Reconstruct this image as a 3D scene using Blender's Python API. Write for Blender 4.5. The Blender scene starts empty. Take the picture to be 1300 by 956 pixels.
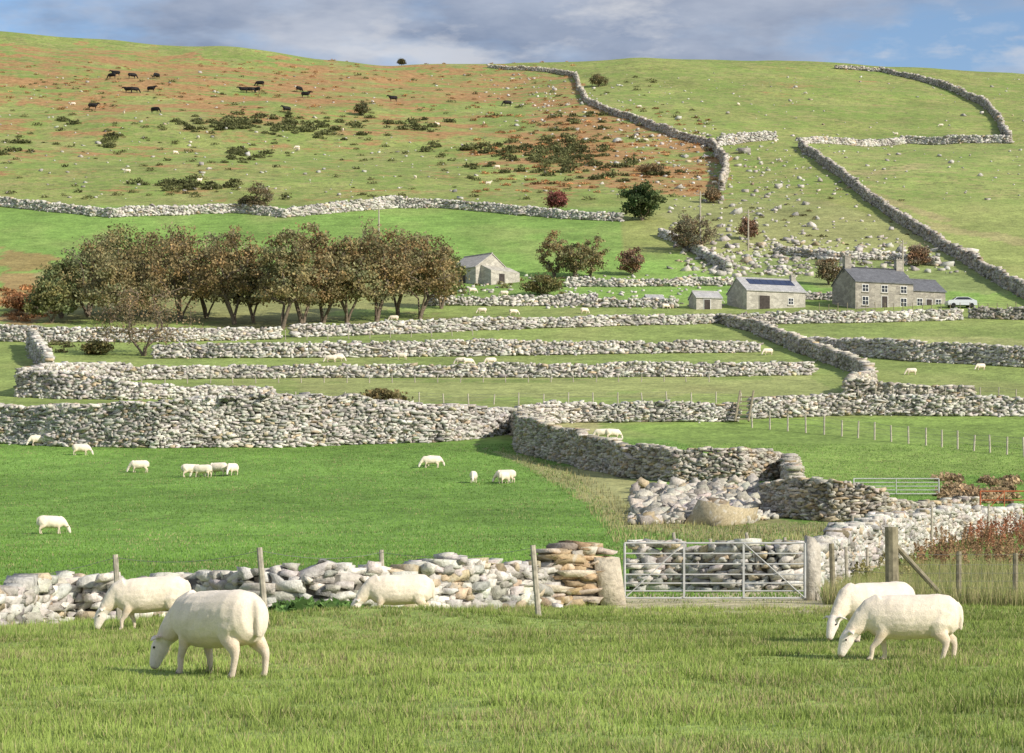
import bpy, math, numpy as np, time
T0=time.time()
rng=np.random.default_rng(11)
F=2932.0; VH=700.0
scene=bpy.context.scene
# ------------------------------------------------------------ noise + terrain
LAT=np.random.default_rng(3).random((256,256))
def vn(x,y):
    x=np.asarray(x,float); y=np.asarray(y,float)
    xi=np.floor(x).astype(int); yi=np.floor(y).astype(int)
    fx=x-xi; fy=y-yi; fx=fx*fx*(3-2*fx); fy=fy*fy*(3-2*fy)
    a=LAT[xi&255,yi&255]; b=LAT[(xi+1)&255,yi&255]; c=LAT[xi&255,(yi+1)&255]; d=LAT[(xi+1)&255,(yi+1)&255]
    return (a*(1-fx)+b*fx)*(1-fy)+(c*(1-fx)+d*fx)*fy
def fbm(x,y,o=3):
    s=0;a=.5;t=0
    for i in range(o):
        s=s+a*vn(x*2**i+17*i,y*2**i+31*i); t+=a; a*=.5
    return s/t
def ss(a,b,x):
    t=np.clip((x-a)/(b-a),0,1); return t*t*(3-2*t)
kd=[-400,-60,0,14,24,46,60,85,108,150,175,205,240,265,290,325,360,400,450,520,600,680,780,860,1000,1500,4000]
kz=[-4,-1.4,-1.25,-1.22,-1.16,-1.02,-.8,-.14,.92,5.1,8.36,12.9,18,22.4,27.2,34.1,42.4,53.2,67.2,86.6,109.5,134.5,165,178,185,190,150]
_dx=np.arange(-400,4001,1.0); _dz=np.interp(_dx,kd,kz)
_ker=np.hanning(15); _ker/=_ker.sum()
_dz=np.convolve(np.pad(_dz,7,mode='edge'),_ker,'valid')
CU=[-600,0,150,300,400,500,640,720,800,900,1000,1100,1200,1300,1900]
CV=[35,41,50,62,74,82,84,78,74,76,80,86,90,92,95]
HUMP=0.0; HX=-1.8; HY=34.3
def H(X,Y):
    X=np.asarray(X,float); Y=np.asarray(Y,float)
    z=np.interp(Y,_dx,_dz)
    Ys=np.maximum(Y,200); u=650+F*X/Ys
    k=(700-np.interp(u,CU,CV))/620.0
    z=z*(1+(k-1)*ss(380,780,Y))
    z=z-.35*ss(-2,-11,X)*np.exp(-((Y-47)/13)**2)
    if HUMP: z=z+HUMP*np.exp(-((X-HX)/2.4)**2-((Y-HY)/1.2)**2)
    z=z+(fbm(X/14,Y/14,2)-.5)*.30*ss(60,110,Y)+(fbm(X/3.1+5,Y/3.1,2)-.5)*.10*(1-ss(50,90,Y))
    z=z+(fbm(X/45+9,Y/45,3)-.5)*5.0*ss(430,560,Y)*(1-ss(740,850,Y)*.6)
    return z
_D=np.concatenate([np.arange(8,60,.25),np.arange(60,200,.6),np.arange(200,880,1.2)])
def pixv(us,vs):
    us=np.atleast_1d(np.asarray(us,float)); vs=np.atleast_1d(np.asarray(vs,float))
    OX=[];OY=[]
    for i in range(0,len(us),1500):
        u=us[i:i+1500,None]; v=vs[i:i+1500,None]
        X=(u-650)/F*_D; df=H(X,_D+0*X)-(VH-v)/F*_D
        hit=df>=0; hit[:,0]=False
        j=np.argmax(hit,1); no=~hit.any(1)
        j[no]=np.argmax(df[no],1) if no.any() else j[no]
        j=np.maximum(j,1); r=np.arange(len(j))
        d0=df[r,j-1]; d1=df[r,j]; t=np.clip(np.where(np.abs(d1-d0)>1e-9,-d0/(d1-d0+1e-12),1),0,1)
        Y=_D[j-1]+(_D[j]-_D[j-1])*t
        OX.append((u[:,0]-650)/F*Y); OY.append(Y)
    return np.concatenate(OX),np.concatenate(OY)
def pix(u,v):
    x,y=pixv([u],[v]); return float(x[0]),float(y[0])
def Hs(x,y): return float(H(x,y))
# ------------------------------------------------------------ mesh helpers
def mk(name,V,Fc,C=None,mat=None,smooth=False,parent=None):
    V=np.asarray(V,np.float32); Fc=np.asarray(Fc,np.int32); k=Fc.shape[1]
    me=bpy.data.meshes.new(name); me.vertices.add(len(V)); me.vertices.foreach_set('co',V.ravel())
    me.loops.add(Fc.size); me.loops.foreach_set('vertex_index',Fc.ravel())
    me.polygons.add(len(Fc)); me.polygons.foreach_set('loop_start',np.arange(0,Fc.size,k,dtype=np.int32))
    if smooth: me.polygons.foreach_set('use_smooth',np.ones(len(Fc),bool))
    me.update(calc_edges=True)
    if C is not None: setcol(me,'Col',C)
    if mat: me.materials.append(mat)
    o=bpy.data.objects.new(name,me); scene.collection.objects.link(o)
    if parent: o.parent=parent
    return o
def setcol(me,nm,C):
    C=np.asarray(C,np.float32)
    if C.shape[1]==3: C=np.concatenate([C,np.ones((len(C),1),np.float32)],1)
    at=me.color_attributes.new(nm,'FLOAT_COLOR','POINT'); at.data.foreach_set('color',C.ravel())
class B:
    def __init__(s): s.v=[];s.f=[];s.m=[]
    def box(s,c,d,rz=0,m=0):
        n=len(s.v); ca,sa=math.cos(rz),math.sin(rz)
        for dz in(-1,1):
            for dx,dy in((-1,-1),(1,-1),(1,1),(-1,1)):
                x=dx*d[0]/2; y=dy*d[1]/2; z=dz*d[2]/2
                s.v.append((c[0]+x*ca-y*sa,c[1]+x*sa+y*ca,c[2]+z))
        for q in((0,3,2,1),(4,5,6,7),(0,1,5,4),(1,2,6,5),(2,3,7,6),(3,0,4,7)):
            s.f.append(tuple(n+i for i in q)); s.m.append(m)
    def cyl(s,p0,p1,r0,r1=None,n=6,m=0):
        r1=r0 if r1 is None else r1
        p0=np.array(p0,float);p1=np.array(p1,float);t=p1-p0;L=np.linalg.norm(t)
        if L<1e-6:return
        t/=L;h=np.array([0,0,1.]) if abs(t[2])<.9 else np.array([1.,0,0])
        a=np.cross(t,h);a/=np.linalg.norm(a);b=np.cross(a,t);k=len(s.v)
        for p,r in((p0,r0),(p1,r1)):
            for j in range(n):
                an=2*math.pi*j/n; s.v.append(tuple(p+a*r*math.cos(an)+b*r*math.sin(an)))
        for j in range(n):
            s.f.append((k+j,k+n+j,k+n+(j+1)%n,k+(j+1)%n)); s.m.append(m)
        s.f.append(tuple(k+j for j in range(n)));s.m.append(m)
        s.f.append(tuple(k+n+n-1-j for j in range(n)));s.m.append(m)
    def poly(s,pts,faces,m=0):
        n=len(s.v); s.v+= [tuple(p) for p in pts]
        for q in faces: s.f.append(tuple(n+i for i in q)); s.m.append(m)
    def obj(s,name,mats,parent=None,smooth=False):
        me=bpy.data.meshes.new(name); me.from_pydata(s.v,[],s.f)
        for m in mats: me.materials.append(m)
        me.polygons.foreach_set('material_index',s.m)
        if smooth: me.polygons.foreach_set('use_smooth',[True]*len(s.f))
        me.update(); o=bpy.data.objects.new(name,me); scene.collection.objects.link(o)
        if parent:o.parent=parent
        return o
# ------------------------------------------------------------ materials
def newmat(name,rough=.9):
    m=bpy.data.materials.new(name); m.use_nodes=True; nt=m.node_tree
    b=nt.nodes['Principled BSDF']; b.inputs['Roughness'].default_value=rough
    b.inputs['Specular IOR Level'].default_value=.2
    return m,nt,b
def noise(nt,scale,detail=4,rough=.6,vec=None):
    n=nt.nodes.new('ShaderNodeTexNoise'); n.inputs['Scale'].default_value=scale
    n.inputs['Detail'].default_value=detail; n.inputs['Roughness'].default_value=rough
    if vec is not None: nt.links.new(vec,n.inputs['Vector'])
    return n.outputs['Fac']
def coord(nt):
    return nt.nodes.new('ShaderNodeTexCoord').outputs['Object']
def ramp(nt,fac,stops):
    r=nt.nodes.new('ShaderNodeValToRGB'); e=r.color_ramp.elements
    while len(e)<len(stops): e.new(.5)
    for i,(p,c) in enumerate(stops):
        e[i].position=p; e[i].color=(c,c,c,1) if not hasattr(c,'__len__') else (*c,1)
    nt.links.new(fac,r.inputs['Fac']); return r.outputs['Color']
def mix(nt,fac,a,b,mode='MIX'):
    n=nt.nodes.new('ShaderNodeMix'); n.data_type='RGBA'; n.blend_type=mode
    for s,val in((0,fac),(6,a),(7,b)):
        if hasattr(val,'links'): nt.links.new(val,n.inputs[s])
        elif s==0: n.inputs[0].default_value=val
        else: n.inputs[s].default_value=(*val,1)
    return n.outputs[2]
def attr(nt,name='Col'):
    a=nt.nodes.new('ShaderNodeAttribute'); a.attribute_name=name; return a
def math_(nt,op,a,b=None,c=None):
    n=nt.nodes.new('ShaderNodeMath'); n.operation=op
    for i,v in enumerate((a,b,c)):
        if v is None: continue
        if hasattr(v,'links'): nt.links.new(v,n.inputs[i])
        else: n.inputs[i].default_value=v
    return n.outputs[0]
def bump(nt,b,h,dist,strength=1):
    n=nt.nodes.new('ShaderNodeBump'); n.inputs['Distance'].default_value=dist; n.inputs['Strength'].default_value=strength
    nt.links.new(h,n.inputs['Height']); nt.links.new(n.outputs[0],b.inputs['Normal'])
def simple(name,col,var=.3,scale=3,rough=.85,metal=0,bd=0):
    m,nt,b=newmat(name,rough); c=coord(nt); f=noise(nt,scale,4,.6,c)
    k=ramp(nt,f,[(.3,1-var),(.7,1+var)])
    o=mix(nt,1,col,k,'MULTIPLY'); nt.links.new(o,b.inputs['Base Color']); b.inputs['Metallic'].default_value=metal
    if bd: bump(nt,b,f,bd)
    return m
def stone_mat(name,scale=9,bmp=True):
    m,nt,b=newmat(name,.95); a=attr(nt); c=coord(nt)
    f=noise(nt,scale,4,.7,c); k=ramp(nt,f,[(.3,.62),(.52,1.0),(.7,1.2)])
    o=mix(nt,1,a.outputs['Color'],k,'MULTIPLY')
    l=noise(nt,scale*.35,2,.6,c); lk=ramp(nt,l,[(.56,0.),(.68,.5)])
    o=mix(nt,lk,o,(.62,.60,.54)); nt.links.new(o,b.inputs['Base Color'])
    if bmp: bump(nt,b,f,.035)
    return m
def leaf_mat(name,transl=.35):
    m=bpy.data.materials.new(name); m.use_nodes=True; nt=m.node_tree; b=nt.nodes['Principled BSDF']
    b.inputs['Roughness'].default_value=.75; b.inputs['Specular IOR Level'].default_value=.12
    a=attr(nt); nt.links.new(a.outputs['Color'],b.inputs['Base Color'])
    if transl:
        t=nt.nodes.new('ShaderNodeBsdfTranslucent'); nt.links.new(a.outputs['Color'],t.inputs['Color'])
        mx=nt.nodes.new('ShaderNodeMixShader'); mx.inputs[0].default_value=transl
        nt.links.new(b.outputs[0],mx.inputs[1]); nt.links.new(t.outputs[0],mx.inputs[2])
        nt.links.new(mx.outputs[0],nt.nodes['Material Output'].inputs['Surface'])
    return m
M_stone=stone_mat('drystone'); M_stonefar=stone_mat('drystone_far',2.2,False)
M_leaf=leaf_mat('foliage',.3); M_grass=leaf_mat('grass_blades',.2)
M_bark=simple('bark',(.17,.135,.10),.4,4)
M_wood=simple('weathered_wood',(.40,.36,.29),.35,9,bd=.01)
M_wooddk=simple('treated_wood',(.25,.22,.15),.35,9)
M_galv=simple('galvanised_steel',(.47,.475,.46),.2,6,.7,.1)
M_wire=simple('fence_wire',(.30,.30,.28),.1,6,.5,.5)
M_red=simple('rusty_red_paint',(.42,.13,.06),.3,8)
# ------------------------------------------------------------ terrain mesh
s_in=np.linspace(-.25,.25,430); s_out=np.array([.27,.3,.35,.42,.5,.6,.75,1,1.4])
S=np.concatenate([-s_out[::-1],s_in,s_out])
R=np.concatenate([np.arange(-120,8,8),np.arange(8,60,.5),np.arange(60,200,1.0),np.arange(200,860,1.9),np.array([860,880,910,950,1000,1100,1300,1700,2300,3200])])
SS,YY=np.meshgrid(S,R); XX=SS*(YY+130)
HUMP=.26
ZZ=H(XX,YY)
HUMP=0.0
nr,nc=XX.shape
V=np.stack([XX,YY,ZZ],-1).reshape(-1,3)
i=np.arange(nr-1)[:,None]*nc+np.arange(nc-1)[None]
Fq=np.stack([i,i+1,i+nc+1,i+nc],-1).reshape(-1,4)
X=V[:,0];Y=V[:,1];Z=V[:,2]
Yc=np.maximum(Y,9); U=650+F*X/Yc; VV=VH-F*Z/Yc
def inpoly(u,v,P):
    r=np.zeros(len(u),bool); n=len(P)
    for k in range(n):
        x1,y1=P[k];x2,y2=P[(k+1)%n]
        if y1==y2: continue
        c=((y1>v)!=(y2>v))&(u<(x2-x1)*(v-y1)/(y2-y1)+x1); r^=c
    return r
FG=np.array([.24,.315,.085]); FIELD=np.array([.17,.30,.06]); STRIP=np.array([.245,.315,.09]); HILL=np.array([.265,.31,.09]); BR=np.array([.205,.335,.075])
col=np.tile(FG,(len(V),1)); 
w=ss(47,54,Y)[:,None]; col=col*(1-w)+FIELD*w
w=ss(172,180,Y)[:,None]; col=col*(1-w)+STRIP*w
w=ss(320,345,Y)[:,None]; col=col*(1-w)+BR*w
w=ss(446,452,Y+ (U>790)*60)[:,None]; col=col*(1-w)+HILL*w
n1=fbm(X/6,Y/6,3)-.5; n2=fbm(X/22+40,Y/22,3)-.5
sc=np.clip((VV-80)/300,.12,1)
Un=U+n1*60; Vn=VV+n1*26*sc+n2*10*sc
mask=np.zeros((len(V),3))
def paint(P,c,a=1.0,hard=False):
    m=inpoly(U if hard else Un,VV if hard else Vn,P); col[m]=col[m]*(1-a)+np.array(c)*a
    return m
paint([(1020,182),(1280,182),(1330,185),(1330,390),(1300,372),(1150,282)],(.30,.35,.11),1,True)
paint([(780,540),(1000,530),(1320,528),(1320,600),(1195,605),(1010,612),(900,572)],(.22,.32,.075),1,True)
paint([(600,562),(670,585),(800,605),(1010,660),(1150,660),(1250,640),(1330,690),(1040,690),(930,690),(780,668),(735,625)],(.38,.34,.17),.75)
paint([(650,530),(700,525),(760,535),(780,560),(700,550)],(.40,.36,.18),.7)
paint([(780,752),(1050,750),(1060,772),(900,778),(770,776)],(.46,.40,.27),.85)
paint([(0,315),(80,325),(75,345),(0,345)],(.34,.19,.09),.7)
paint([(0,350),(70,352),(60,410),(0,412)],(.34,.20,.10),.8)
paint([(60,345),(300,335),(560,345),(560,395),(330,412),(60,412)],(.29,.265,.12),.65)
paint([(1030,425),(1320,430),(1320,460),(1090,452)],(.38,.38,.16),.6)
paint([(380,482),(1030,480),(1070,500),(380,505)],(.34,.355,.14),.6)
paint([(840,260),(1000,240),(1200,300),(1290,380),(900,350)],(.32,.32,.15),.5)
paint([(1085,217),(1190,208),(1200,214),(1110,226),(1108,240),(1160,262),(1200,275),(1195,282),(1105,250)],(.42,.33,.18),.6)
paint([(1170,280),(1300,300),(1300,312),(1180,292)],(.42,.33,.18),.5)
for P,a in ([(-300,60),(100,62),(420,82),(640,84),(735,93),(742,136),(640,126),(560,134),(430,140),(300,152),(160,142),(0,134),(-300,130)],.86),([(670,130),(740,133),(812,152),(908,188),(920,248),(820,244),(740,228),(640,200),(680,165)],1.0),([(560,150),(690,168),(760,235),(690,245),(600,205),(440,165)],.75),([(-100,130),(600,130),(600,185),(200,205),(-100,200)],.6),([(-100,205),(600,205),(700,255),(-100,250)],.45),([(940,80),(1100,90),(1180,130),(900,140)],.4):
    m=inpoly(U+n1*90,VV+n1*40+n2*18,P)
    mask[m,0]=np.maximum(mask[m,0],a/1.2)
col*= (1+n1[:,None]*.5+n2[:,None]*.45)
strawy=np.clip(fbm(X/9+70,Y/16,3)*2-1,0,1)*ss(176,190,Y); col=col*(1-strawy[:,None]*.4)+np.array([.40,.36,.16])*strawy[:,None]*.4
mask[:,1]=ss(440,470,Y); mask[:,2]=ss(60,30,Y)
m_ter,nt,b=newmat('pasture_ground',.95); cc=coord(nt)
a=attr(nt); mk_=attr(nt,'Mask'); sep=nt.nodes.new('ShaderNodeSeparateColor'); nt.links.new(mk_.outputs['Color'],sep.inputs[0])
fine=noise(nt,2.2,3,.75,cc); mid=noise(nt,.42,4,.72,cc); big=noise(nt,.06,4,.65,cc)
o=mix(nt,1,a.outputs['Color'],ramp(nt,fine,[(.3,.68),(.7,1.28)]),'MULTIPLY')
o=mix(nt,1,o,ramp(nt,mid,[(.3,.72),(.7,1.24)]),'MULTIPLY')
o=mix(nt,math_(nt,'MULTIPLY',ramp(nt,big,[(.42,0.),(.62,.6)]),sep.outputs[1]),o,(.18,.29,.06))
tq=math_(nt,'MULTIPLY',sep.outputs[1],ramp(nt,noise(nt,.22,5,.8,cc),[(.50,0.),(.62,.6)]))
o=mix(nt,tq,o,(.38,.32,.15))
tq=math_(nt,'MULTIPLY',sep.outputs[1],ramp(nt,noise(nt,.5,4,.8,cc),[(.53,0.),(.62,.8)]))
o=mix(nt,tq,o,(.14,.16,.06))
mp=nt.nodes.new('ShaderNodeMapping'); mp.inputs['Scale'].default_value=(1,1.9,0); nt.links.new(cc,mp.inputs[0])
br=math_(nt,'MULTIPLY_ADD',noise(nt,.042,7,.80,mp.outputs[0]),3.8,math_(nt,'MULTIPLY_ADD',sep.outputs[0],1.05,-2.24))
br=ramp(nt,br,[(.25,0.),(.50,.88)]); br=math_(nt,'MULTIPLY',br,ramp(nt,sep.outputs[0],[(.05,0.),(.25,1.)]))
bc=mix(nt,ramp(nt,noise(nt,.6,4,.8,cc),[(.35,0.),(.65,1.)]),(.24,.12,.055),(.50,.285,.135)); o=mix(nt,br,o,bc)
nt.links.new(o,b.inputs['Base Color']); 
bump(nt,b,mid,.40,.9)
ter=mk('hillside_ground',V,Fq,col,m_ter,True); setcol(ter.data,'Mask',mask)
# ------------------------------------------------------------ stones
g=[(x,y,z) for x in(-1,0,1) for y in(-1,0,1) for z in(-1,0,1) if not(x==y==z==0)]
gi={p:k for k,p in enumerate(g)}; T26=np.array(g,float)
T26n=T26/np.linalg.norm(T26,axis=1,keepdims=True)*1.25; T26=(T26*.84+T26n*.16)*.5
Q26=[]
for ax in range(3):
    for sg in(-1,1):
        o1,o2=[k for k in range(3) if k!=ax]
        for a_ in(-1,0):
            for b_ in(-1,0):
                q=[]
                for da,db in((0,0),(1,0),(1,1),(0,1)):
                    p=[0,0,0];p[ax]=sg;p[o1]=a_+da;p[o2]=b_+db;q.append(gi[tuple(p)])
                flip=(sg<0)^(ax==1)
                Q26.append(q[::-1] if flip else q)
Q26=np.array(Q26)
T8=np.array([(x,y,z) for x in(-1,1) for y in(-1,1) for z in(-1,1)],float)*.5
Q8=np.array([(0,1,3,2),(4,6,7,5),(0,4,5,1),(2,3,7,6),(0,2,6,4),(1,5,7,3)])
def stones(C,D,yaw,roll,hi,jit=.1,pitch=None):
    T,Q=(T26,Q26) if hi else (T8,Q8)
    n=len(C); J=rng.normal(0,jit,(n,len(T),3))
    sk=rng.normal(0,.20,(n,1,1)); J[...,0:1]+=sk*T[None][...,2:3]; J[...,2:3]+=rng.normal(0,.18,(n,1,1))*T[None][...,0:1]*T[None][...,2:3]*2
    P=(T[None]+J)*D[:,None,:]
    cr,sr=np.cos(roll)[:,None],np.sin(roll)[:,None]
    x=P[...,0]*cr-P[...,2]*sr; z=P[...,0]*sr+P[...,2]*cr; y=P[...,1]
    if pitch is not None:
        cp,sp=np.cos(pitch)[:,None],np.sin(pitch)[:,None]; y,z=y*cp-z*sp,y*sp+z*cp
    cy,sy=np.cos(yaw)[:,None],np.sin(yaw)[:,None]
    P=np.stack([x*cy-y*sy,x*sy+y*cy,z],-1)+C[:,None,:]
    Fc=(Q[None]+(np.arange(n)*len(T))[:,None,None]).reshape(-1,4)
    return P.reshape(-1,3),Fc,len(T)
BASE=(.52,.495,.445)
def stone_cols(n,base=BASE,dark=.12,brown=0.0):
    k=np.clip(rng.normal(1,.20,n),.5,1.4)[:,None]; c=np.array(base)[None]*k
    c=c*(1+rng.normal(0,.025,(n,3)))
    dk=rng.random(n)<dark; c[dk]*=.6
    bq=rng.random(n)<brown; c[bq]=c[bq]*np.array([.95,.82,.64])
    return np.clip(c,.05,.75)
def wall(name,pts,t=.75,sl=None,sh=None,base=BASE,brown=.05,hi=None,dark=.10,rough=1.0,loose=.25):
    pts=np.array(pts,float); x,y=pixv(pts[:,0],pts[:,1]); h=np.maximum((pts[:,1]-pts[:,2])/F*y,.7)
    dm=y.mean()
    if sl is None: sl=float(np.interp(dm,[40,60,130,200,330,700],[.25,.25,.30,.36,.50,.75]))
    if sh is None: sh=float(np.interp(dm,[40,60,130,200,330,700],[.13,.13,.14,.17,.25,.36]))
    if hi is None: hi=dm<190
    h=h-sh*.25
    seg=np.hypot(np.diff(x),np.diff(y)); cs=np.concatenate([[0],np.cumsum(seg)]); L=cs[-1]
    def at(s):
        px=np.interp(s,cs,x);py=np.interp(s,cs,y);hh=np.interp(s,cs,h)
        wv=(vn(s/4.0,s*0+dm)-.5)*.6*min(1,dm/150); e=.8
        tx=np.interp(s+e,cs,x)-np.interp(s-e,cs,x);ty=np.interp(s+e,cs,y)-np.interp(s-e,cs,y)
        a=np.arctan2(ty,tx); return px-np.sin(a)*wv,py+np.cos(a)*wv,hh,a
    def lim_(s,hh): return hh+np.minimum(hh,1.3)*(.26*(vn(s/1.7+3,s*0+dm*3)-.5)+.30*(vn(s/7.+8,s*0+dm)-.5))*rough
    Cs=[];Ds=[];Ya=[]
    hm=h.max(); z=0
    while z<hm+sh:
        ln=sl*rng.lognormal(0,.42,int(L/sl*1.6)+6); s=np.cumsum(ln)-ln/2-rng.random()*sl; k=(s<L)&(s>0); s=s[k]; ln=ln[k]
        px,py,hh,a=at(s); lim=lim_(s,hh)
        k=(z+sh*.5<lim); s,ln,px,py,hh,a=[q[k] for q in(s,ln,px,py,hh,a)]
        if len(s):
            f=np.clip((z/np.maximum(hh,.1)),0,1); tt=t*(1.12-.3*f)
            nd=1 if t<1.2 else int(t/.6)
            for kk in range(nd):
                off=0 if nd==1 else (kk+.5)/nd*tt-tt/2
                if nd>1: off=off+rng.normal(0,.08,len(s))
                td=(tt/nd)*(1+rng.normal(0,.11,len(s)))
                off=off+rng.normal(0,.04*min(1,t),len(s))
                ox=px-np.sin(a)*off; oy=py+np.cos(a)*off
                zz=H(ox,oy)+z+sh*.45+rng.normal(0,sh*.17,len(s))
                Cs.append(np.stack([ox,oy,zz],-1)); Ds.append(np.stack([ln*1.03,td,sh*rng.uniform(.8,1.55,len(s))],-1)); Ya.append(a+rng.normal(0,.09,len(s)))
        z+=sh*.97
    nl=int(L/sl*loose*3); s=rng.random(nl)*L; px,py,hh,a=at(s); off=rng.normal(0,t*.22,nl)
    ox=px-np.sin(a)*off;oy=py+np.cos(a)*off
    lim=lim_(s,hh)
    Cs.append(np.stack([ox,oy,H(ox,oy)+lim+sh*rng.uniform(-.3,.25,nl)],-1)); Ds.append(np.stack([sl*rng.uniform(.4,1.1,nl),t*rng.uniform(.35,.8,nl),sh*rng.uniform(.7,1.5,nl)],-1)); Ya.append(a+rng.normal(0,.5,nl))
    nl=int(L*.5/sl*.5); s=rng.random(nl)*L; px,py,hh,a=at(s); off=t*.5+np.abs(rng.normal(0,.3,nl)); off*=np.where(rng.random(nl)<.5,1,-1)
    ox=px-np.sin(a)*off;oy=py+np.cos(a)*off; q=sl*rng.uniform(.3,.8,nl)
    Cs.append(np.stack([ox,oy,H(ox,oy)+q*.1],-1)); Ds.append(np.stack([q,q*.8,q*.6],-1)); Ya.append(rng.random(nl)*6)
    C=np.concatenate(Cs);D=np.concatenate(Ds);A=np.concatenate(Ya)
    P,Fc,nv=stones(C,D,A,rng.normal(0,.17*rough,len(C)),hi,.055 if hi else .08)
    sc_=stone_cols(len(C),base,dark,brown)
    st=fbm(C[:,0]/2.5,C[:,1]/2.5+C[:,2]/1.5,3); sc_=sc_*(.70+.58*st)[:,None]
    col=np.repeat(sc_,nv,0)
    s=np.linspace(0,L,max(int(L/1.0),2)+1); px,py,hh,a=at(s); zb=H(px,py); n0=len(P); k=len(s)
    cv=[]
    for sx,zt in((-1,0),(-1,1),(1,1),(1,0)):
        o_=sx*t*.35; cv.append(np.stack([px-np.sin(a)*o_,py+np.cos(a)*o_,zb+(hh*.82 if zt else -.3)],-1))
    cvv=np.concatenate(cv); ii=np.arange(k-1)
    cf=np.concatenate([np.stack([ii+q*k,ii+1+q*k,ii+1+(q+1)*k,ii+(q+1)*k],-1) for q in range(3)])
    P=np.concatenate([P,cvv]); Fc=np.concatenate([Fc,cf+n0]); col=np.concatenate([col,np.tile([.16,.15,.13],(len(cvv),1))])
    return mk(name,P,Fc,col,M_stone if dm<200 else M_stonefar)
def rocks(name,us,vs,size,base=BASE,hi=False,flat=.6,mat=None,brown=.05,sink=.22,rl=.25):
    x,y=pixv(us,vs); n=len(x); s=np.asarray(size)
    D=np.stack([s*rng.uniform(.8,1.3,n),s*rng.uniform(.7,1.1,n),s*rng.uniform(flat*.7,flat*1.3,n)],-1)
    C=np.stack([x,y,H(x,y)+D[:,2]*sink],-1)
    P,Fc,nv=stones(C,D,rng.random(n)*6.28,rng.normal(0,rl,n),hi,.09,rng.normal(0,rl,n))
    return mk(name,P,Fc,np.repeat(stone_cols(n,base,.1,brown),nv,0),mat or (M_stone if hi else M_stonefar))
W='drystone_wall'
near=wall(W,[(-80,803,742),(0,797,738),(80,792,733),(150,789,728),(240,783,723),(330,779,716),(420,777,717),(480,775,716),(560,773,712),(640,771,710),(692,769,708)],.6,brown=.12,rough=1.1,hi=True)
wall('stacked_wall_end',[(690,769,695),(757,767,690)],.75,sl=.38,sh=.10,base=(.46,.40,.32),brown=.5,rough=.35,loose=.1,hi=True)
wall(W,[(800,751,700),(860,751,696),(930,751,692),(1000,750,690),(1045,746,684),(1075,730,668),(1120,712,658),(1170,692,650),(1245,682,645),(1290,672,640)],.65,hi=True,brown=.08)
wall(W,[(-80,558,512),(0,562,514),(100,566,516),(200,568,508),(330,567,502),(450,563,502),(560,560,517),(650,548,522)],1.9,brown=.08,loose=.6,rough=.9,hi=True)
DG=(.47,.435,.37)
wall(W,[(655,538,520),(668,575,528),(700,583,545),(740,592,550),(800,606,563),(860,612,573),(940,612,570),(1000,606,578),(1012,640,592)],.9,brown=.15,base=DG)
wall(W,[(972,652,612),(1010,658,606),(1060,662,610),(1110,662,622),(1160,655,640),(1240,648,634)],.9,brown=.2,base=DG)
wall(W,[(28,503,470),(80,506,474),(150,507,482),(230,505,488),(345,502,491)],1.3)
wall(W,[(28,503,470),(75,490,460),(130,484,458),(165,482,464)],1.3)
wall(W,[(655,540,516),(740,536,509),(850,535,510),(938,535,512)],1.0)
wall(W,[(952,531,507),(1080,527,501),(1200,528,501),(1300,528,506),(1400,530,508)],1.0)
wall(W,[(130,484,465),(300,480,464),(500,479,463),(700,479,461),(900,478,460),(1030,476,460)],1.0)
wall(W,[(195,455,438),(400,454,435),(600,452,432),(800,449,434),(965,447,435)],1.0)
wall(W,[(370,428,413),(500,424,407),(700,416,403),(860,412,401),(915,410,399)],1.0)
wall(W,[(-60,432,412),(45,434,412),(200,434,418),(355,430,416)],1.0)
wall(W,[(62,472,450),(45,455,430),(42,440,415)],1.0)
wall(W,[(918,410,398),(960,422,407),(1000,440,422),(1045,457,437),(1092,474,454),(1108,486,466),(1080,502,480),(1150,503,486),(1238,503,489)],1.1,base=DG)
wall(W,[(940,412,398),(1080,410,396),(1220,406,393)],.9)
wall(W,[(1230,404,391),(1300,406,390),(1380,408,391)],.9,base=(.36,.34,.3))
wall(W,[(1000,440,425),(1060,448,431),(1150,458,432),(1300,466,442),(1400,470,446)],1.0)
wall(W,[(545,388,377),(650,388,376),(758,388,374)],.9)
wall(W,[(718,364,352),(800,364,354),(930,362,352)],.9)
wall(W,[(745,390,379),(830,390,378),(860,391,377)],.9)
wall(W,[(-60,258,248),(0,262,250),(60,268,257),(140,276,265),(250,272,261),(300,270,259),(360,276,265),(430,270,256),(500,264,250),(560,264,252),(650,272,261),(720,278,268),(790,281,271)],1.0,loose=.5)
wall(W,[(115,275,268),(200,270,262),(290,268,260)],1.0)
wall(W,[(620,86,82),(700,92,87),(730,97,91),(745,131,125),(800,152,144),(850,172,163),(905,187,177),(922,212,196),(916,242,229)],1.0,base=(.48,.44,.37))
wall(W,[(912,185,173),(950,180,168),(985,178,167)],1.2)
wall(W,[(1015,182,174),(1150,182,172),(1282,182,172)],1.0)
wall(W,[(1282,182,171),(1266,152,143),(1246,132,123),(1185,107,100),(1120,91,86),(1060,87,83)],1.1,base=(.42,.39,.34))
wall(W,[(1015,187,177),(1050,212,201),(1100,252,240),(1150,287,273),(1200,318,303),(1250,348,332),(1300,378,361),(1380,412,394)],1.0,base=(.42,.39,.34))  # darker stone colour paints in the shade on this wall's visible side
wall(W,[(840,300,290),(880,318,308),(925,345,332)],1.0,loose=.7)
wall(W,[(985,322,313),(1060,330,319),(1130,330,320),(1190,338,327)],1.0,loose=.7)
wall(W,[(1010,380,370),(1062,381,370)],.8)
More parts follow.
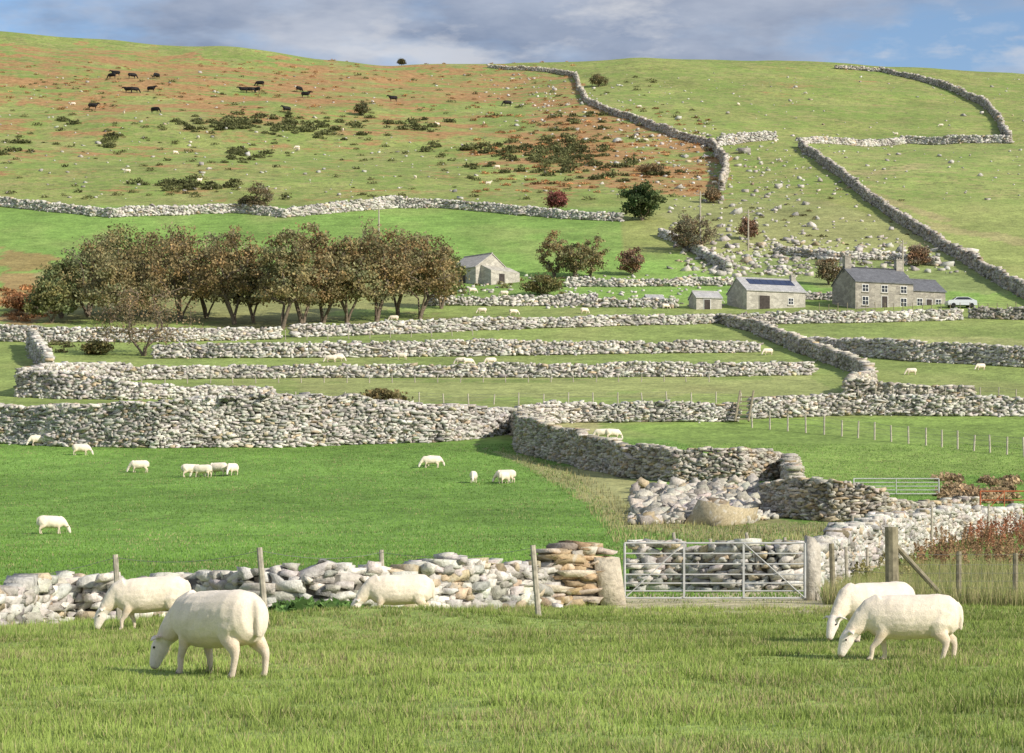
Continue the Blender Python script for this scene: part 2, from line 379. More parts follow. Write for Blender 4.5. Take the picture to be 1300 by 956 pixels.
def blockstone(name,u,vb,vt,wpx,dep,tint=(.44,.40,.33)):
    x,y=pix(u,vb); z=Hs(x,y); h=(vb-vt)/F*y; w_=wpx/F*y
    P,Fc,nv=stones(np.array([[x,y,z+h/2-.05]]),np.array([[w_*1.05,dep,h*1.02+.1]]),np.array([.1]),np.array([.02]),True,.02)
    return mk(name,P,Fc,np.tile(tint,(nv,1)),M_stone)
blockstone('stone_gatepost',773,768,708,32,.45,(.52,.46,.36)); blockstone('stone_gatepost',1031,762,686,17,.3,(.50,.46,.39))
n=2000; us=rng.normal(885,48,n); q=rng.random(n)**.6; vs=616+q*48-(us-885)*.03; k=(us>800)&(us<985)&(vs<668)&(vs>616)
rocks('rubble_heap',us[k],vs[k],np.clip(rng.lognormal(-1.1,.4,k.sum()),.15,.75),(.50,.465,.395),True,.65,brown=.15,sink=.5,rl=.45)
rocks('boulder',np.array([918.]),np.array([665.]),np.array([2.2]),(.50,.47,.40),True,.5,sink=.28,rl=.08)
rocks('boulder',np.array([868.,842.,893,945]),np.array([661.,655.,664,664]),np.array([1.0,.8,.8,.9]),(.50,.46,.39),True,.6)
n=750; us=rng.uniform(-60,1360,n); vs=rng.uniform(92,256,n); rocks('hillside_rocks',us,vs,rng.lognormal(-.95,.45,n),(.46,.44,.39))
n=1100; us=np.concatenate([rng.normal(960,75,n//2),rng.normal(1040,110,n//2)]); vs=np.concatenate([rng.uniform(170,350,n//2),rng.normal(330,14,n//2)]); k=(vs<352)&(us<1250)&(us>850)
rocks('scree_rocks',us[k],vs[k],rng.lognormal(-.7,.45,k.sum()),(.48,.45,.40))
n=300; us=rng.uniform(600,920,n); vs=90+(us-600)*.35+rng.normal(0,30,n); k=(vs>95)&(vs<250); rocks('hillside_rocks',us[k],vs[k],rng.lognormal(-.7,.4,k.sum()))
n=200; us=rng.uniform(550,940,n); vs=rng.uniform(350,392,n); rocks('field_stones',us,vs,rng.uniform(.3,.6,n))
print('walls',time.time()-T0)
# ------------------------------------------------------------ foliage
def leafquads(C,size,col):
    n=len(C); a=rng.normal(0,1,(n,3)); a/=np.linalg.norm(a,axis=1,keepdims=True); b_=np.cross(a,rng.normal(0,1,(n,3))); b_/=np.linalg.norm(b_,axis=1,keepdims=True)+1e-9
    s=np.asarray(size)[:,None]; P=np.stack([C-a*s*.6,C-b_*s*.4,C+a*s*.6,C+b_*s*.4],1).reshape(-1,3)
    return P,np.arange(n*4).reshape(-1,4),np.repeat(col,4,0)
def tree(name,u,vb,vt,wpx,leaf=(.17,.12,.05),dens=1.0,trunkfrac=.28,stems=3,leafsize=.30,fill=1.0,nc=None,dome=False,lean=0):
    x,y=pix(u,vb); z0=Hs(x,y); Ht=(vb-vt)/F*y; Wd=wpx/F*y
    N=nc or int(60*max(.5,Wd*Ht/110)**.8); 
    th=rng.random(N)*6.283
    if dome:
        cz=Ht*trunkfrac*1.15; q=rng.uniform(0,1,N); cph=q; rz=Ht-cz; rr=rng.uniform(.2,1,N)**.4
        rad=np.sqrt(np.maximum(1-cph**2.2,0)); lob=.85+.22*np.sin(th*4+rng.random()*6)+rng.normal(0,.07,N)
        tx=np.cos(th)*rad*rr*Wd/2*lob; ty=np.sin(th)*rad*rr*Wd/2*lob*.9; tz=cz+cph*rz*(.62+.38*rr)*(.86+.16*np.sin(th*3+2))
        tz=tz-rng.random(N)*Ht*.05
    else:
        cz=Ht*(1+trunkfrac)/2; rz=Ht*(1-trunkfrac)/2
        cph=rng.uniform(-1,1,N); rr=rng.uniform(.25,1,N)**.45
        rad=np.sqrt(1-cph**2); lob=.78+.3*np.sin(th*3+rng.random()*6)*.6+rng.normal(0,.08,N)
        tx=np.cos(th)*rad*rr*Wd/2*lob; ty=np.sin(th)*rad*rr*Wd/2*lob*.9; tz=cz+cph*rr*rz*(.9+rng.normal(0,.08,N)); tz=np.where(tz<cz,cz-(cz-tz)*.85,tz)
    tx=tx+lean*tz
    Tg=np.stack([tx,ty,tz],-1)
    nodes=[np.array([0,0,-.2])]; par=[-1]
    for k in range(stems):
        a_=rng.random()*6.28; q=Wd*.05*(k>0)
        p1=np.array([math.cos(a_)*q,math.sin(a_)*q,Ht*.10]);nodes.append(p1);par.append(0)
        p2=p1+np.array([math.cos(a_)*Wd*.08,math.sin(a_)*Wd*.08,Ht*.14]);nodes.append(p2);par.append(len(nodes)-2)
    for t_ in Tg[np.argsort(np.linalg.norm(Tg-np.array([0,0,Ht*.25]),axis=1))]:
        nd=np.array(nodes); cost=np.linalg.norm(nd-t_,axis=1)+np.maximum(nd[:,2]-t_[2],0)*1.2; cost[0]=1e9; j=int(np.argmin(cost))
        p=nodes[j]; m_=p*.5+t_*.5+rng.normal(0,.025,3)*Ht*.4+np.array([0,0,.03*Ht]); nodes.append(m_);par.append(j);nodes.append(t_);par.append(len(nodes)-2)
    cnt=np.ones(len(nodes))
    for k in range(len(nodes)-1,0,-1): cnt[par[k]]+=cnt[k]
    r=.021*Ht/10*np.sqrt(cnt*60/max(N,60))*1.1+.014
    P=[];Fc=[];n5=5
    for k in range(1,len(nodes)):
        p0,p1=nodes[par[k]],nodes[k]; t_=p1-p0; t_=t_/(np.linalg.norm(t_)+1e-9); h_=np.array([0,0,1.]) if abs(t_[2])<.9 else np.array([1.,0,0])
        a_=np.cross(t_,h_);a_/=np.linalg.norm(a_);b_=np.cross(a_,t_); r0=min(r[par[k]],r[k]*1.4); r1=r[k]*.9; q=len(P)
        for p,rr_ in((p0,r0),(p1,r1)):
            for j in range(n5):
                an=6.283*j/n5; P.append(p+(a_*math.cos(an)+b_*math.sin(an))*rr_)
        for j in range(n5): Fc.append((q+j,q+n5+j,q+n5+(j+1)%n5,q+(j+1)%n5))
    e=bpy.data.objects.new(name,None); scene.collection.objects.link(e); e.location=(x,y,z0)
    mk('trunk_and_limbs',np.array(P),np.array(Fc),None,M_bark,False,e)
    per=int(46*dens*fill); idx=np.repeat(np.arange(N),per); cs=np.clip(Wd*.055,.35,.7)
    off=rng.normal(0,1,(len(idx),3))*cs*np.array([1,1,.6]); Cn=Tg[idx]+off; kk=Cn[:,2]>Ht*(.16 if dome else .1); Cn=Cn[kk]; idx=idx[kk]
    cl=np.clip(rng.normal(1,.2,N),.5,1.6)[idx][:,None]*np.array(leaf)[None]*np.clip(rng.normal(1,.22,(len(Cn),1)),.4,1.7)
    g_=rng.random(N)[idx][:,None]; cl=cl*(1+(g_-.5)*np.array([[.3,-.05,-.2]]))
    P,Fc,c_=leafquads(Cn,rng.uniform(.6,1.3,len(Cn))*leafsize,cl)
    mk('foliage_crown',P,Fc,c_,M_leaf,False,e); return e
OL=(.29,.26,.13); BRN=(.33,.265,.135); GRN=(.235,.245,.105)
for a in [(78,404,322,90,GRN),(112,402,288,120,OL),(150,396,284,120,GRN),(190,400,290,110,OL),(228,408,284,120,BRN),(262,404,290,100,OL),(298,412,288,95,BRN),(322,410,312,60,OL),(358,418,280,90,OL),(384,414,279,100,BRN),(410,410,298,90,BRN),(440,410,288,100,OL),(478,408,278,110,BRN),(505,400,284,100,OL),(532,405,292,105,BRN),(560,392,312,50,GRN),(66,410,352,60,GRN),(140,410,325,110,OL)]:
    tree('autumn_tree',*a[:4],leaf=a[4],stems=3,dens=1.2,trunkfrac=.25,dome=True,nc=100,leafsize=.33,lean=rng.uniform(-.02,.16))
tree('autumn_tree',183,452,355,140,leaf=(.28,.22,.13),dens=.6,trunkfrac=.2,stems=3,leafsize=.24,dome=True,nc=90)
for a in [(704,352,291,52,BRN),(728,354,306,48,OL),(750,352,299,50,BRN),(803,350,314,36,(.28,.19,.13)),(885,322,268,66,(.26,.22,.14)),(868,318,276,34,(.27,.21,.13)),(330,272,232,44,(.25,.20,.12)),(312,270,250,26,(.2,.18,.10)),(1052,362,326,36,(.25,.20,.12)),(1165,338,311,34,(.31,.22,.15)),(950,304,275,26,(.29,.19,.13)),(708,268,240,30,(.26,.10,.085)),(690,375,350,60,(.21,.20,.09)),(825,222,207,38,(.26,.20,.11)),(460,147,129,20,(.17,.16,.08)),(905,258,238,24,(.28,.20,.12)),(25,395,372,50,(.38,.20,.10)),(510,80,72,10,(.13,.12,.06)),(760,110,94,30,(.20,.18,.09)),(122,450,434,36,(.20,.18,.08)),(485,525,496,66,(.22,.19,.09))]:
    tree('shrub_tree',*a[:4],leaf=a[4],stems=3,trunkfrac=.03,nc=60,leafsize=.30,dens=.9)
tree('holly_tree',815,280,232,62,leaf=(.10,.135,.055),trunkfrac=.02,dens=2.0,nc=60,leafsize=.4)
def bushes(name,us,vs,R,leaf=(.145,.155,.065),per=110,hk=.65):
    x,y=pixv(us,vs); n=len(x); R=np.asarray(R)
    idx=np.repeat(np.arange(n),per); d=rng.normal(0,1,(len(idx),3)); d/=np.linalg.norm(d,axis=1,keepdims=True); d[:,2]=np.abs(d[:,2])
    rr=rng.uniform(.35,1.05,len(idx))[:,None]; off=d*rr*R[idx][:,None]*np.array([1.15,1,hk])
    C=np.stack([x,y,H(x,y)],-1)[idx]+off
    c=np.array(leaf)*np.clip(rng.normal(1,.3,n),.5,1.9)[idx][:,None]*np.clip(rng.normal(1,.3,(len(idx),1)),.3,1.8)
    P,Fc,c_=leafquads(C,rng.uniform(.3,.6,len(idx))*np.clip(R[idx],.6,1.6)*.7,c); return mk(name,P,Fc,c_,M_leaf)
def zone(u0,u1,v0,v1,n): return rng.uniform(u0,u1,n),rng.uniform(v0,v1,n)
for z_ in [(265,350,148,166,55),(330,460,152,172,60),(190,280,228,246,34),(505,560,152,164,18),(290,340,190,206,18),(620,740,178,216,100),(690,770,170,218,45),(590,615,182,196,9),(120,160,165,190,8),(540,560,185,195,4),(0,60,175,195,10),(70,90,150,160,5),(230,265,150,165,12),(760,850,205,232,24),(690,760,140,160,14)]:
    n=z_[4]; us=z_[0]+(z_[1]-z_[0])*np.clip(rng.normal(.5,.3,n),-.2,1.2); vs=z_[2]+(z_[3]-z_[2])*np.clip(rng.normal(.5,.3,n),-.3,1.3)
    bushes('gorse_bushes',us,vs,rng.uniform(.6,2.0,n))
us,vs=zone(0,900,95,255,340); bushes('gorse_bushes',us,vs,rng.uniform(.4,1.3,len(us)),(.165,.17,.07),per=50)
us,vs=zone(600,910,135,245,240); bushes('bracken_clumps',us,vs,rng.uniform(.5,1.3,len(us)),(.42,.24,.11),60,.5)
us,vs=zone(0,740,75,140,260); bushes('bracken_clumps',us,vs,rng.uniform(.4,1.1,len(us)),(.42,.24,.11),45,.45)
us,vs=zone(0,70,365,408,50); bushes('bracken_clumps',us,vs,rng.uniform(.5,1.1,len(us)),(.38,.20,.09),80,.6)
us,vs=zone(560,760,352,374,24); bushes('bramble_thicket',us,vs,rng.uniform(.4,.9,len(us)),(.23,.21,.10),70,.6)
us,vs=zone(860,1200,240,350,60); bushes('bramble_thicket',us,vs,rng.uniform(.3,.8,len(us)),(.22,.20,.10),60,.6)
us,vs=zone(45,85,420,448,20); bushes('bramble_thicket',us,vs,rng.uniform(.5,.9,len(us)),(.2,.19,.09),80,.6)
us,vs=zone(355,452,782,788,26); bushes('nettle_patch',us,vs,rng.uniform(.16,.30,len(us)),(.14,.25,.07),420,.9)
us,vs=rng.uniform(1195,1290,40),rng.uniform(610,640,40); bushes('bramble_bank',us,vs,rng.uniform(.4,.8,40),(.38,.28,.17),140,.8)
# ------------------------------------------------------------ grass
def grass(name,X,Y,h,wd,c0,lean=.35):
    n=len(X); z=H(X,Y); a=rng.random(n)*6.283; dx=np.cos(a)*wd/2; dy=np.sin(a)*wd/2
    b_=rng.random(n)*6.283; l=np.abs(rng.normal(0,lean,n))*h
    P=np.stack([np.stack([X-dx,Y-dy,z-.01],-1),np.stack([X+dx,Y+dy,z-.01],-1),np.stack([X+np.cos(b_)*l,Y+np.sin(b_)*l,z+h],-1)],1).reshape(-1,3)
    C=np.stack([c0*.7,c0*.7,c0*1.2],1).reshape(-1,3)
    return mk(name,P,np.arange(n*3).reshape(-1,3),C,M_grass)
def gcol(n,base,X,Y,straw=.12):
    k=.62+.66*fbm(X/1.3,Y/1.3,3)+.7*(fbm(X/4+4,Y/6,3)-.5)+rng.normal(0,.13,n); c=np.array(base)*np.clip(k,.4,1.7)[:,None]
    s=rng.random(n)<straw+1.1*np.clip(fbm(X/2.3+9,Y/2.3,3)-.5,0,1); c[s]=np.array([.44,.39,.20])*rng.uniform(.7,1.2,(s.sum(),1)); return c
HUMP=.26
n=450000; Yg=rng.uniform(10.5,47,n); Xg=(rng.random(n)*2-1)*(.245*Yg+.8)
xg_,yg_=pix(910,766); drt=(np.abs(Xg-xg_)<2.3+.8*vn(Yg*2,Yg*0))&(Yg>yg_-3.0-1.5*vn(Xg*1.5,Xg*0)); kp=~(drt&(rng.random(n)<.85)); Xg,Yg,drt=Xg[kp],Yg[kp],drt[kp]; n=len(Xg)
hg=(.014+.075*np.clip(fbm(Xg/.42,Yg/.42,3),0,1)**2.4*1.9)*rng.uniform(.5,1.35,n)*np.where(drt,.6,1)
tu=np.clip((fbm(Xg/.9+30,Yg/.9,2)-.62)*6,0,1); hg=hg*(1+tu*1.0)
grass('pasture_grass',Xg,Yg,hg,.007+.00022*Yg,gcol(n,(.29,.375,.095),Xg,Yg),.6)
HUMP=0
n=200000; Yg=rng.uniform(49,172,n); Xg=(rng.random(n)*2-1)*(.235*Yg); ug=650+F*Xg/Yg
Zg=H(Xg,Yg); vg=VH-F*Zg/Yg; k=~inpoly(ug,vg,[(640,520),(700,560),(800,606),(1000,612),(1010,664),(800,668)])
Xg,Yg=Xg[k],Yg[k]; n=len(Xg)
gk=fbm(Xg/11+3,Yg/16,3)
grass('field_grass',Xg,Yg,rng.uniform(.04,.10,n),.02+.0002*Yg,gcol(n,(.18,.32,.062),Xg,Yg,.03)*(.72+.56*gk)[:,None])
def zgrass(name,poly,n,h,base,straw,w_=.02,lean=.3):
    P=np.array(poly); us=rng.uniform(P[:,0].min(),P[:,0].max(),n*2); vs=rng.uniform(P[:,1].min(),P[:,1].max(),n*2); k=inpoly(us,vs,poly); us=us[k][:n];vs=vs[k][:n]
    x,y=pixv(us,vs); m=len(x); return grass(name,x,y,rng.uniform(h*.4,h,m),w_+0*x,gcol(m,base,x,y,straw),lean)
zgrass('rough_grass',[(1045,758),(1100,740),(1190,712),(1330,705),(1330,772),(1045,768)],26000,.5,(.29,.33,.11),.4,.016)
zgrass('wall_foot_grass',[(-20,812),(330,792),(690,780),(690,768),(330,776),(-20,793)],12000,.17,(.26,.36,.09),.2,.012)
zgrass('rough_grass',[(620,565),(740,600),(800,640),(960,672),(1180,668),(1200,690),(780,690),(740,640)],9000,.32,(.34,.34,.14),.5,.05)
def docks(name,us,vs,h,leaf=(.33,.12,.07),m=60):
    x,y=pixv(us,vs); Ps=[];n=len(x); tn=[]
    for q in range(n):
        t=rng.random(m)**.7; hh=h*rng.uniform(.5,1.15); lx,ly=rng.normal(0,.12,2); c=np.stack([x[q]+lx*t+rng.normal(0,.02+.05*(1-t),m),y[q]+ly*t+rng.normal(0,.05,m),Hs(x[q],y[q])+t*hh],-1); Ps.append(c); tn.append(np.full(m,rng.uniform(.6,1.5)))
    C=np.concatenate(Ps); tn=np.concatenate(tn)[:,None]; cl=np.array(leaf)*tn*np.clip(rng.normal(1,.25,(len(C),1)),.4,1.8); P,Fc,c_=leafquads(C,rng.uniform(.04,.09,len(C)),cl); return mk(name,P,Fc,c_,M_leaf)
docks('dock_weeds',rng.uniform(1160,1330,170),rng.uniform(692,728,170),.75,(.33,.21,.12))
docks('dock_weeds',rng.uniform(1230,1330,120),rng.uniform(672,700,120),.95,(.38,.17,.10))
docks('dock_weeds',rng.uniform(1060,1160,50),rng.uniform(715,745,50),.5,(.30,.27,.13))
print('foliage',time.time()-T0)
# ------------------------------------------------------------ fences, gates
def P3(u,v,dy=0):
    x,y=pix(u,v); y2=y+dy; return np.array([x,y2,Hs(x,y2)])
def postfence(name,pts,n,hpx,r=.05,mat=M_wood,wires=3,jit=.03):
    pts=np.array(pts,float); x,y=pixv(pts[:,0],pts[:,1]); cs=np.concatenate([[0],np.cumsum(np.hypot(np.diff(x),np.diff(y)))]); b=B(); prev=None
    for s in np.linspace(0,cs[-1],n):
        px=np.interp(s,cs,x);py=np.interp(s,cs,y);pz=Hs(px,py); h=hpx/F*py*rng.uniform(.85,1.08)
        tp=np.array([px+rng.normal(0,jit*2),py+rng.normal(0,jit),pz+h]); b.cyl((px,py,pz-.2),tp,r,r*.9,6)
        cur=(np.array([px,py,pz]),tp)
        if prev is not None:
            for k in range(wires):
                f=.95-.28*k; b.cyl(prev[0]*(1-f)+prev[1]*f,cur[0]*(1-f)+cur[1]*f,.008 if py>100 else .004,n=4,m=1)
        prev=cur
    return b.obj(name,[mat,M_wire])
M_pale=simple('pale_posts',(.46,.42,.34),.25,6)
postfence('post_and_wire_fence',[(345,512),(650,514),(940,512)],20,15,.07,M_pale)
postfence('post_and_wire_fence',[(955,543),(1060,553),(1180,566),(1300,580)],17,24,.075,M_pale)
postfence('post_and_wire_fence',[(200,432),(420,431),(600,426)],16,12,.06)
postfence('post_and_wire_fence',[(1040,395),(1150,394),(1290,394)],22,10,.06,M_wooddk,2)
postfence('post_and_wire_fence',[(180,487),(500,486),(900,485)],26,10,.06)
postfence('post_and_wire_fence',[(1090,505),(1190,506),(1290,508)],10,15,.06)
b=B(); tops=[]
for (ub,vb,ut,vt) in [(-60,790,-55,735),(158,788,152,704),(342,776,333,695),(487,752,484,698),(684,768,676,692)]:
    x,y=pix(ub,min(vb+14,790)); y-=.42*(vb>764); px=F/y
    top=np.array([x+(ut-ub)/px,y,(VH-vt)/px]); b.cyl((x,y,Hs(x,y)-.1),top,.05,.045,7); tops.append(top)
for p,q in zip(tops[:-1],tops[1:]):
    m_=[p*(1-t)+q*t-np.array([0,0,.12*4*t*(1-t)+.05]) for t in np.linspace(0,1,7)]
    for a_,c_ in zip(m_[:-1],m_[1:]): b.cyl(a_,c_,.004,n=4,m=1)
b.obj('wall_top_fence',[M_wood,M_wire])
b=B()
for (ub,vb,ut,vt) in [(868,742,856,676),(962,742,949,676),(905,742,903,684),(1003,742,998,682),(1078,742,1076,694),(1104,735,1103,695)]:
    x,y=pix(ub,vb+6); y+=.3; px=F/y; top=np.array([x+(ut-ub)/px,y,(VH-vt)/px]); b.cyl((x,y,Hs(x,y)-.1),top,.045,.04,7)
for (ub,vb,vt) in [(1120,712,652),(1183,700,642),(1255,690,640),(1082,720,655)]:
    x,y=pix(ub,vb); px=F/y; b.cyl((x,y,Hs(x,y)-.1),(x,y,(VH-vt)/px),.05,.045,7)
b.obj('leaning_fence_posts',[M_wood])
def gate(name,uL,vL,uR,vR,hpx,mat,bars=6,r=.02,dy=0,verts=(.33,.66),diag=True):
    a=P3(uL,vL); c=P3(uR,vR); y=(a[1]+c[1])/2; a[1]=c[1]=y; h=hpx/F*y; z0=max(a[2],c[2])+.08; a[2]=c[2]=z0; b=B(); up=np.array([0,0,h-.08])
    fr=[0,.13,.27,.43,.62,.81,1] if bars>=6 else np.linspace(0,1,bars)
    for f in fr: b.cyl(a+up*f,c+up*f,r if f in(0,1) else r*.75,n=8)
    for f in (0,1): b.cyl(a*(1-f)+c*f,a*(1-f)+c*f+up,r*1.25,n=8)
    for f in verts: p=a*(1-f)+c*f; p=p+np.array([0,-r*1.5,0]); b.box(p+up/2,(.04,.012,h-.08))
    if diag:
        for f0,f1 in((0,.33),(1,.66)): b.cyl(a*(1-f0)+c*f0+np.array([0,-r*1.6,0]),a*(1-f1)+c*f1+up+np.array([0,-r*1.6,0]),r*.7,n=6)
    return b.obj(name,[mat])
gate('metal_field_gate',794,766,1019,764,75,M_galv,6,.019)
gate('metal_field_gate',1082,629,1194,631,21,M_galv,5,.035,diag=False,verts=(.5,))
gate('red_field_gate',1250,665,1330,660,36,M_red,4,.035)
b=B(); x,y=pix(1133,768); px=F/y; z=Hs(x,y)
b.cyl((x,y,z-.3),(x-.02,y,(VH-669)/px),.13,.125,10); 
b.cyl((x+.08,y,(VH-694)/px),(x+71/px,y-.05,z+.03),.05,.05,8)
ps=[(x,y)]
for u_,vt in [(1218,700),(1290,702),(1360,704)]:
    xx,yy=x+(u_-1133)/px,y+.1; b.cyl((xx,yy,Hs(xx,yy)-.2),(xx+.01,yy,(VH-vt)/px),.055,.05,8); ps.append((xx,yy))
x0=x;x1=ps[-1][0]
for k,zz in enumerate([.08,.2,.32,.45,.6,.76,.95]): b.cyl((x0,y+.05,z+zz),(x1,y+.05,z+zz),.003,n=4,m=1)
for xx in np.arange(x0+.1,x1,.2): b.cyl((xx,y+.05,z+.08),(xx,y+.05,z+.76),.002,n=4,m=1)
xx,yy=pix(1058,760)
b.cyl((xx,yy,Hs(xx,yy)-.2),(xx-.04,yy,(VH-690)/(F/yy)),.06,.055,8)
for zz in[.3,.6,.9]: b.cyl((xx,yy,Hs(xx,yy)+zz),(x0,y,z+zz),.003,n=4,m=1)
b.obj('stock_fence',[M_wooddk,M_wire])
b=B(); c=P3(945,536)
for k in range(6): b.box((c[0]+.10*k-.3,c[1]-1.2+.3*k,c[2]+.38*(k+.5)),(1.1,.3,.09))
b.cyl(c+np.array([-.9,-1.4,0]),c+np.array([-.3,.4,2.6]),.09);b.cyl(c+np.array([.2,-1.4,0]),c+np.array([.8,.4,2.6]),.09); b.obj('ladder_stile',[M_wooddk])
for (u_,vb,vt) in [(889,322,243),(950,318,266),(1146,345,305),(481,300,262)]:
    b=B(); c=P3(u_,vb); h=(vb-vt)/F*c[1]; b.cyl(c-np.array([0,0,.3]),c+np.array([0,0,h]),.16,.11,8); b.box(c+np.array([0,0,h-.5]),(1.4,.12,.12)); 
    for q in(-.6,.6): b.cyl(c+np.array([q,0,h-.44]),c+np.array([q,0,h-.2]),.05)
    b.obj('utility_pole',[M_wood])
# ------------------------------------------------------------ buildings
def masonry(name,c1,c2,scale=1.6):
    m,nt,b=newmat(name,.95); c=coord(nt); v=nt.nodes.new('ShaderNodeTexVoronoi'); v.inputs['Scale'].default_value=scale
    mp=nt.nodes.new('ShaderNodeMapping'); mp.inputs['Scale'].default_value=(1,1,1.8); nt.links.new(c,mp.inputs[0]); nt.links.new(mp.outputs[0],v.inputs['Vector'])
    s=nt.nodes.new('ShaderNodeSeparateColor'); nt.links.new(v.outputs['Color'],s.inputs[0])
    o=mix(nt,s.outputs[0],c1,c2); o=mix(nt,1,o,ramp(nt,noise(nt,5,5,.7,c),[(.3,.75),(.7,1.2)]),'MULTIPLY'); nt.links.new(o,b.inputs['Base Color']); bump(nt,b,s.outputs[1],.05); return m
M_mas=masonry('farmhouse_masonry',(.26,.24,.21),(.42,.39,.33)); M_masl=masonry('barn_masonry',(.36,.34,.29),(.54,.51,.44))
def slate(name,c1,c2):
    m,nt,b=newmat(name,.7); c=coord(nt); w_=nt.nodes.new('ShaderNodeTexBrick'); w_.inputs['Scale'].default_value=1.6; w_.inputs['Mortar Size'].default_value=.012
    w_.inputs['Color1'].default_value=(*c1,1); w_.inputs['Color2'].default_value=(*c2,1); w_.inputs['Mortar'].default_value=(c1[0]*.4,c1[1]*.4,c1[2]*.4,1)
    nt.links.new(c,w_.inputs['Vector']); o=mix(nt,1,w_.outputs['Color'],ramp(nt,noise(nt,1.5,6,.7,c),[(.3,.75),(.7,1.25)]),'MULTIPLY'); nt.links.new(o,b.inputs['Base Color']); return m
M_sl=slate('slate_roof',(.13,.135,.15),(.17,.175,.19)); M_sll=slate('lichen_slate_roof',(.38,.36,.33),(.45,.43,.39)); M_slb=slate('barn_slate',(.40,.40,.40),(.48,.47,.46))
M_glass=simple('window_glass',(.03,.035,.045),.2,2,.15); M_white=simple('white_paint',(.75,.75,.72),.05,3,.5); M_solar=simple('solar_panel',(.03,.045,.10),.2,4,.25); M_dark=simple('barn_door',(.06,.05,.045),.3,3)
def block(e,x0,x1,dep,eave,ridge,mw,mr,chim=(),wins=(),door=None,y0=0):
    b=B(); zb=-1.5
    pts=[(x0,y0,zb),(x1,y0,zb),(x1,y0+dep,zb),(x0,y0+dep,zb),(x0,y0,eave),(x1,y0,eave),(x1,y0+dep,eave),(x0,y0+dep,eave),(x0,y0+dep/2,ridge),(x1,y0+dep/2,ridge)]
    b.poly(pts,[(0,1,5,4),(2,3,7,6),(1,2,6,9,5),(3,0,4,8,7)]); b.obj('stone_walls',[mw],e)
    b=B(); oh=.18;th=.14; s=(ridge-eave)/(dep/2); lo=eave-s*oh
    for sg in(0,1):
        ye=y0-oh if sg==0 else y0+dep+oh; ym=y0+dep/2
        p=[(x0-.12,ye,lo+.02),(x1+.12,ye,lo+.02),(x1+.12,ym,ridge+.02),(x0-.12,ym,ridge+.02)]; p+=[(q[0],q[1],q[2]+th) for q in p]
        b.poly(p,[(0,3,2,1),(4,5,6,7),(0,1,5,4),(2,3,7,6),(1,2,6,5),(3,0,4,7)])
    b.box(((x0+x1)/2,y0+dep/2,ridge+.19),(x1-x0+.2,.25,.14)); b.obj('roof',[mr],e)
    for cx,cw,ch in chim:
        b=B(); b.box((cx,y0+dep/2,ridge+ch/2-.3),(cw,.75,ch+.6)); b.box((cx,y0+dep/2,ridge+ch+.05),(cw+.14,.88,.12)); 
        for q in(-.2,.2): b.cyl((cx+q,y0+dep/2,ridge+ch+.1),(cx+q,y0+dep/2,ridge+ch+.35),.10,.08,8,1)
        b.obj('chimney',[mw,M_mas],e)
    b=B()
    for wx,wz,ww,wh in wins:
        b.box((wx,y0-.01,wz),(ww+.16,.06,wh+.16),m=0); b.box((wx,y0-.03,wz),(ww,.06,wh),m=1); b.box((wx,y0-.06,wz),(.05,.03,wh),m=0); b.box((wx,y0-.06,wz),(ww,.028,.05),m=0); b.box((wx,y0-.06,wz-wh/2-.16),(ww+.3,.2,.1),m=2)
    if wins: b.obj('windows',[M_white,M_glass,mw],e)
    if door: b=B(); b.box((door[0],y0-.02,door[2]/2-.05),(door[1]+.16,.08,door[2]+.1),m=0);b.box((door[0],y0-.05,door[2]/2-.05),(door[1],.08,door[2]),m=1); b.obj('door',[mw if door[1]>1.2 else M_white,M_dark],e)
def bld(name,u,v,rot):
    e=bpy.data.objects.new(name,None); scene.collection.objects.link(e); c=P3(u,v); e.location=c; e.rotation_euler=(0,0,math.radians(rot)); return e,F/c[1]
e,px=bld('stone_farmhouse',1086,392,22); c22=math.cos(math.radians(22))
w1=79/px/c22
block(e,0,w1,6.5,3.9,6.1,M_mas,M_sl,[(.5,1.0,1.6),(w1-.5,1.0,1.5)],[(1.6,3.0,.9,.9),(w1/2,3.0,.9,.9),(w1-1.6,3.0,.9,.9),(1.6,1.2,.9,1.1),(w1-1.6,1.2,.9,1.1)],(w1/2,.9,2.0))
w2=46/px/c22; block(e,w1+.01,w1+w2,5.6,3.0,4.8,M_mas,M_sl,[],[(w1+1.2,1.4,.8,.9),(w1+w2-1.2,1.4,.8,.9)],(w1+w2/2,.9,1.9),.25)
e,px=bld('stone_barn',948,393,20); w1=78/px/math.cos(math.radians(20)); block(e,0,w1,6.4,2.75,4.7,M_masl,M_slb,[(w1-.4,.7,.7)],[(w1*.75,1.4,.7,.8)],(w1*.3,1.6,2.1))
b=B(); sl=(4.7-2.75)/3.2
for k in range(7):
    x_=1.2+k*1.02; y_a,y_b=1.45,2.85; za,zb=2.75+sl*y_a+.22,2.75+sl*y_b+.22
    b.poly([(x_,y_a,za),(x_+.96,y_a,za),(x_+.96,y_b,zb),(x_,y_b,zb),(x_,y_a,za-.05),(x_+.96,y_a,za-.05),(x_+.96,y_b,zb-.05),(x_,y_b,zb-.05)],[(0,1,2,3),(7,6,5,4),(0,4,5,1),(1,5,6,2),(2,6,7,3),(3,7,4,0)])
b.obj('solar_panels',[M_solar],e)
e,px=bld('stone_outhouse',884,393,15); block(e,0,3.8,3.2,1.7,2.6,M_masl,M_slb,[],[],(1.6,.9,1.5))
e,px=bld('stone_outhouse',822,390,10); block(e,0,2.4,2.6,1.2,1.7,M_masl,M_slb,[],[],(1.2,.8,1.1))
e,px=bld('upper_stone_barn',604,361,-48); block(e,-6.4,0,6.6,2.7,4.9,M_masl,M_sll,[],[],(-3,1.3,2)); 
